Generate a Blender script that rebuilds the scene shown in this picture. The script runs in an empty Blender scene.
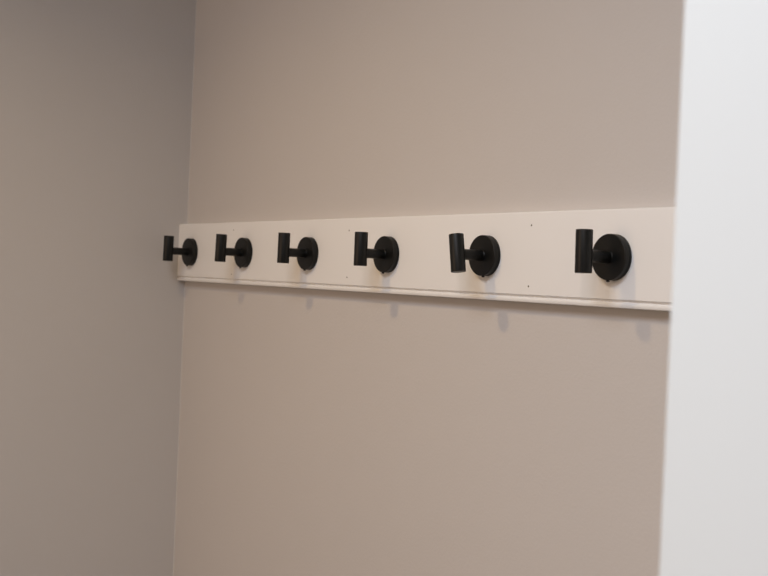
import bpy, bmesh, math
from mathutils import Matrix, Vector

PI = math.pi
H = 1.68                      # height of the row of hooks above the floor (m)
scene = bpy.context.scene
C = scene.collection

# ------------------------------------------------------------------ camera
F_PX = 1124.56
yaw, pitch, roll = 0.9638, -0.0094, 0.0421
cam_pos = Vector((1.8968, -0.8854, H - 0.0317))
fw = Vector((-math.sin(yaw) * math.cos(pitch), math.cos(yaw) * math.cos(pitch), math.sin(pitch)))
r0 = fw.cross(Vector((0, 0, 1))).normalized()
u0 = r0.cross(fw)
rt = math.cos(roll) * r0 + math.sin(roll) * u0
up = -math.sin(roll) * r0 + math.cos(roll) * u0
cd = bpy.data.cameras.new('camera')
cam = bpy.data.objects.new('camera', cd)
C.objects.link(cam)
cd.sensor_fit = 'HORIZONTAL'
cd.sensor_width = 36.0
cd.lens = F_PX / 768 * 36.0
cd.clip_start = 0.02
cd.dof.use_dof = True
cd.dof.focus_distance = 1.40
cd.dof.aperture_fstop = 11.0
m = Matrix((rt, up, -fw)).transposed().to_4x4()
m.translation = cam_pos
cam.matrix_world = m
scene.camera = cam

# ------------------------------------------------------------------ colour management
vs = scene.view_settings
vs.view_transform = 'Standard'
vs.look = 'None'
vs.gamma = 1.0
vs.use_curve_mapping = False
vs.exposure = 0.0

# ------------------------------------------------------------------ world and lights
w = bpy.data.worlds.new('world')
scene.world = w
w.use_nodes = True
bg = w.node_tree.nodes['Background']
bg.inputs['Color'].default_value = (0.93, 1.0, 1.02, 1)
bg.inputs['Strength'].default_value = 0.02


def area(name, loc, target, size, power, col, shape='DISK', spread=PI):
    d = bpy.data.lights.new(name, 'AREA')
    d.shape = shape
    d.size = size
    d.energy = power
    d.color = col
    d.spread = spread
    o = bpy.data.objects.new(name, d)
    C.objects.link(o)
    o.location = loc
    o.rotation_euler = (Vector(target) - Vector(loc)).to_track_quat('-Z', 'Y').to_euler()
    return o


# warm lamp just under the ceiling (its place follows from the hooks' shadows)
area('warm_downlight', (0.69, -0.80, H + 0.715), (0.69, -0.7999, H - 1), 0.06, 3.7, (1.0, 0.69, 0.33), spread=math.radians(146))
# ceiling lamp further out in the room
area('room_ceiling_lamp', (2.35, -1.65, H + 0.81), (2.35, -1.6499, H - 1), 0.14, 14.4, (1.0, 0.82, 0.74))
# added soft cool fill just under the ceiling, not a known fixture
d = area('cool_overhead_fill', (1.42, -1.2, H + 0.82), (1.42, -1.1999, H - 1), 0.80, 16.8, (0.80, 0.88, 1.0), 'RECTANGLE')
d.data.size_y = 0.50
# broad warm fill added opposite the board; no window is known there
d = area('warm_front_fill', (0.3, -3.0, H), (0.3, 0.0, H), 1.2, 17.0, (1.0, 0.70, 0.49), 'RECTANGLE')
d.data.size_y = 1.3


# ------------------------------------------------------------------ helpers
def mat(name, col, rough=0.5, bump=0.0, scale=400.0, metallic=0.0, spec=0.5, var=0.0, vscale=3.0):
    mt = bpy.data.materials.new(name)
    mt.use_nodes = True
    nt = mt.node_tree
    b = nt.nodes['Principled BSDF']
    b.inputs['Base Color'].default_value = (*col, 1)
    b.inputs['Roughness'].default_value = rough
    b.inputs['Metallic'].default_value = metallic
    b.inputs['Specular IOR Level'].default_value = spec
    tc = nt.nodes.new('ShaderNodeTexCoord')
    if bump:
        n = nt.nodes.new('ShaderNodeTexNoise')
        n.inputs['Scale'].default_value = scale
        n.inputs['Detail'].default_value = 4
        nt.links.new(tc.outputs['Object'], n.inputs['Vector'])
        bp = nt.nodes.new('ShaderNodeBump')
        bp.inputs['Strength'].default_value = bump
        bp.inputs['Distance'].default_value = 0.001
        nt.links.new(n.outputs['Fac'], bp.inputs['Height'])
        nt.links.new(bp.outputs['Normal'], b.inputs['Normal'])
    if var:
        n2 = nt.nodes.new('ShaderNodeTexNoise')
        n2.inputs['Scale'].default_value = vscale
        n2.inputs['Detail'].default_value = 3
        nt.links.new(tc.outputs['Object'], n2.inputs['Vector'])
        mx = nt.nodes.new('ShaderNodeMix')
        mx.data_type = 'RGBA'
        mx.inputs[6].default_value = tuple(c * (1 - var) for c in col) + (1,)
        mx.inputs[7].default_value = tuple(min(1, c * (1 + var)) for c in col) + (1,)
        nt.links.new(n2.outputs['Fac'], mx.inputs[0])
        nt.links.new(mx.outputs[2], b.inputs['Base Color'])
    return mt


M_wall = mat('greige_wall_paint', (0.57, 0.542, 0.522), 0.75, bump=0.25, scale=260, var=0.02, spec=0.3)
M_white = mat('white_satin_paint', (0.74, 0.79, 0.80), 0.55, bump=0.05, scale=150, spec=0.3)
M_board = mat('white_board_paint', (0.80, 0.795, 0.785), 0.5, bump=0.05, scale=200, var=0.01, spec=0.4)
M_ceil = mat('ceiling_paint', (0.78, 0.77, 0.75), 0.9, bump=0.1)
M_floor = mat('floor_finish', (0.20, 0.18, 0.16), 0.5, var=0.25, vscale=6)
M_black = mat('matte_black_metal', (0.0035, 0.0038, 0.0036), 0.42, bump=0.06, scale=2500, spec=0.3)
M_screw = mat('black_oxide_screw', (0.006, 0.006, 0.006), 0.35, metallic=0.3)
M_nail = mat('nail_head_steel', (0.09, 0.075, 0.065), 0.6, metallic=0.2)


def link(name, bm, material, parent=None, smooth=True, loc=(0, 0, 0)):
    bmesh.ops.recalc_face_normals(bm, faces=bm.faces)
    me = bpy.data.meshes.new(name)
    bm.to_mesh(me)
    bm.free()
    me.materials.append(material)
    if smooth:
        for p in me.polygons:
            p.use_smooth = True
        me.set_sharp_from_angle(angle=math.radians(35))
    o = bpy.data.objects.new(name, me)
    C.objects.link(o)
    o.location = loc
    if parent:
        o.parent = parent
    return o


def box_bm(x0, x1, y0, y1, z0, z1):
    bm = bmesh.new()
    bmesh.ops.create_cube(bm, size=1)
    for v in bm.verts:
        v.co = Vector(((x0 + x1) / 2 + v.co.x * (x1 - x0), (y0 + y1) / 2 + v.co.y * (y1 - y0),
                       (z0 + z1) / 2 + v.co.z * (z1 - z0)))
    return bm


def struct(name, bm, material, smooth=False):
    o = link(name, bm, material, smooth=smooth)
    o['kind'] = 'structure'
    return o


def lathe_bm(profile, seg=96):
    """profile: list of (radius, height along +Z); ends on the axis are closed."""
    bm = bmesh.new()
    rings = []
    for r, h in profile:
        if r < 1e-7:
            rings.append([bm.verts.new((0, 0, h))])
        else:
            rings.append([bm.verts.new((r * math.cos(2 * PI * k / seg), r * math.sin(2 * PI * k / seg), h))
                          for k in range(seg)])
    for a, b in zip(rings, rings[1:]):
        for k in range(seg):
            k2 = (k + 1) % seg
            if len(a) == 1:
                bm.faces.new((a[0], b[k], b[k2]))
            elif len(b) == 1:
                bm.faces.new((a[k], a[k2], b[0]))
            else:
                bm.faces.new((a[k], a[k2], b[k2], b[k]))
    return bm


def arc(cr, ch, rad, a0, a1, n=5):
    return [(cr + rad * math.cos(math.radians(a0 + (a1 - a0) * i / n)),
             ch + rad * math.sin(math.radians(a0 + (a1 - a0) * i / n))) for i in range(n + 1)]


def tag(o, label, cat, group=None):
    o['label'] = label
    o['category'] = cat
    if group:
        o['group'] = group


# ------------------------------------------------------------------ the setting
XC = -0.0594          # the corner with the left wall
YB = 0.01656          # face of the back wall (the board's front face is y = 0)
XN0, XN1, YN = 1.5622, 1.70, -0.50   # the white wall end beside the opening
ZC = H + 0.83

struct('wall_back', box_bm(XC - 0.1, XN1, YB, YB + 0.1, 0, ZC), M_wall)
struct('wall_left', box_bm(XC - 0.1, XC, -1.65, YB, 0, ZC), M_wall)
bm = box_bm(XN0, XN1, YN, YB, 0, ZC)
ed = [e for e in bm.edges if abs(e.verts[0].co.y - YN) < 1e-6 and abs(e.verts[1].co.y - YN) < 1e-6
      and abs(e.verts[0].co.x - e.verts[1].co.x) < 1e-6]
bmesh.ops.bevel(bm, geom=ed, offset=0.002, segments=4, affect='EDGES', profile=0.5)
struct('wall_right', bm, M_white, smooth=True)
struct('floor', box_bm(XC - 0.1, 3.6, -3.0, YB + 0.1, -0.1, 0), M_floor)
struct('ceiling', box_bm(XC - 0.1, 3.6, -3.0, YB + 0.1, ZC, ZC + 0.1), M_ceil)

# thin painted caulk bead running up the corner
bm = bmesh.new()
prof = [(0, 0)] + [(0.0018 - 0.0018 * math.sin(t * PI / 8), -(0.0018 - 0.0018 * math.cos(t * PI / 8))) for t in range(5)]
lo = [bm.verts.new((XC + x, YB + y, 0)) for x, y in prof]
hi = [bm.verts.new((XC + x, YB + y, ZC)) for x, y in prof]
for i in range(len(prof)):
    j = (i + 1) % len(prof)
    bm.faces.new((lo[i], lo[j], hi[j], hi[i]))
struct('trim_1', bm, M_wall, smooth=True)

# ------------------------------------------------------------------ the hook board
board = bpy.data.objects.new('hook_board', None)
C.objects.link(board)
board.location = (XC, YB, H)
tag(board, 'long white painted board on the back wall holding the row of black hooks', 'board')
ZT, ZB = 0.0521, -0.0538
prof = [(YB, ZT), (0.0022, ZT), (0.0011, ZT - 0.0003), (0.0003, ZT - 0.0010), (0.0, ZT - 0.0022),
        (0.0, -0.0446), (0.0004, -0.0450), (0.0028, -0.0456), (0.0034, -0.0464), (0.0034, -0.0478),
        (0.0026, -0.0486), (0.0006, -0.0492), (0.0, -0.0500), (0.0, -0.0520), (0.0006, -0.0532), (0.0018, -0.0538),
        (YB, ZB)]
bm = bmesh.new()
L = XN0 - XC
a = [bm.verts.new((0, y - YB, z)) for y, z in prof]
b = [bm.verts.new((L, y - YB, z)) for y, z in prof]
for i in range(len(prof)):
    j = (i + 1) % len(prof)
    bm.faces.new((a[i], a[j], b[j], b[i]))
bm.faces.new(a)
bm.faces.new(b[::-1])
link('plank', bm, M_board, board)
nail0 = None
for nx, pair in ((0.1622, (0.0385, -0.0372)), (0.527, (0.0340, -0.0338)), (0.9168, (0.0362, -0.0350))):
    for nz, dx in zip(pair, (0.0004, -0.0004)):
        if nail0 is None:
            bm = lathe_bm([(0, 0.0004), (0.0008, 0.0003), (0.00115, 0.0), (0.00115, -0.002), (0, -0.002)], 24)
            bmesh.ops.rotate(bm, verts=bm.verts, matrix=Matrix.Rotation(PI / 2, 3, 'X'))
            nail0 = link('nail_head', bm, M_nail, board)
            o = nail0
            o['label'] = 'small dark nail head'
        else:
            o = nail0.copy()
            C.objects.link(o)
            o.parent = board
        o.location = (nx + dx - XC, -YB, nz)

# ------------------------------------------------------------------ the hooks
R, TH, OFF, RC, HC = 0.0249, 0.0095, 0.0464, 0.0090, 0.0457
RS = 0.0066


def along_minus_y(bm):           # lathe axis +Z -> -Y (out of the board)
    bmesh.ops.rotate(bm, verts=bm.verts, matrix=Matrix.Rotation(PI / 2, 3, 'X'))
    return bm


def make_hook():
    t = bpy.data.objects.new('coat_hook', None)
    C.objects.link(t)
    # round back plate: thin base ring, shadow groove, cover disc with a rounded rim
    prof = [(0, 0), (R, 0), (R, 0.0026), (R - 0.0005, 0.0028), (R - 0.0005, 0.0032), (R, 0.0034)]
    prof += arc(R - 0.0009, TH - 0.0009, 0.0009, 0, 90)
    prof += [(0, TH)]
    link('back_plate', along_minus_y(lathe_bm(prof, 128)), M_black, t)
    # stem, with a small collar where it leaves the plate
    prof = [(0, TH - 0.001), (RS + 0.0006, TH - 0.001), (RS + 0.0006, TH + 0.0008), (RS, TH + 0.0014),
            (RS, OFF - 0.0045), (0, OFF - 0.0045)]
    link('stem', along_minus_y(lathe_bm(prof, 64)), M_black, t)
    # upright round peg, chamfered at both ends
    prof = [(0, -HC / 2), (RC - 0.0012, -HC / 2)] + arc(RC - 0.0006, -HC / 2 + 0.0006, 0.0006, -90, 0, 4) \
        + arc(RC - 0.0006, HC / 2 - 0.0006, 0.0006, 0, 90, 4) \
        + [(RC - 0.0016, HC / 2), (RC - 0.0019, HC / 2 - 0.0004), (0, HC / 2 - 0.0004)]
    link('peg', lathe_bm(prof, 96), M_black, t, loc=(0, -OFF, 0.005))
    # grub screw under the plate
    bm = lathe_bm([(0, 0.0030), (0.0019, 0.0030), (0.0019, -0.0012), (0.0015, -0.0018), (0.0008, -0.0018),
                   (0.0007, -0.0008), (0, -0.0008)], 24)
    link('grub_screw', bm, M_screw, t, loc=(-0.0012, -TH + 0.0019, -R + 0.0001))
    return t


# tilt about the plate's axis (degrees), height of the peg's middle, shift of the hook, shift of the peg towards the board
spots = [
    (1.8, 0.0046, 0.0, -0.0003, 'matte black round hook nearest the room corner, first from the left'),
    (2.6, 0.0058, 0.0, 0.0, 'second matte black hook from the left corner of the white board'),
    (0.8, 0.0062, 0.0, 0.0, 'third black hook from the left, beside the nail heads left of board centre'),
    (-0.3, 0.0054, 0.0, 0.0, 'fourth black hook from the left, just right of the middle pair of nail heads'),
    (-9.5, 0.0012, -0.0004, 0.0, 'fifth black hook from the left, its peg leaning to the left'),
    (-1.3, 0.0044, 0.0, 0.0011, 'rightmost and largest looking black hook, next to the white wall end'),
]
hook0 = make_hook()
for i, (tilt, pz, dx, py, label) in enumerate(spots):
    if i == 0:
        hk = hook0
    else:
        hk = hook0.copy()
        C.objects.link(hk)
        for ch in list(hook0.children):
            c = ch.copy()
            C.objects.link(c)
            c.parent = hk
    tag(hk, label, 'hook', 'black coat hooks on the white board')
    hk.location = (0.21 * i + dx, 0, H)
    hk.rotation_euler = (0, math.radians(tilt), 0)
    for ch in hk.children:
        if ch.name.startswith('peg'):
            ch.location.z = pz
            ch.location.y = -OFF + py
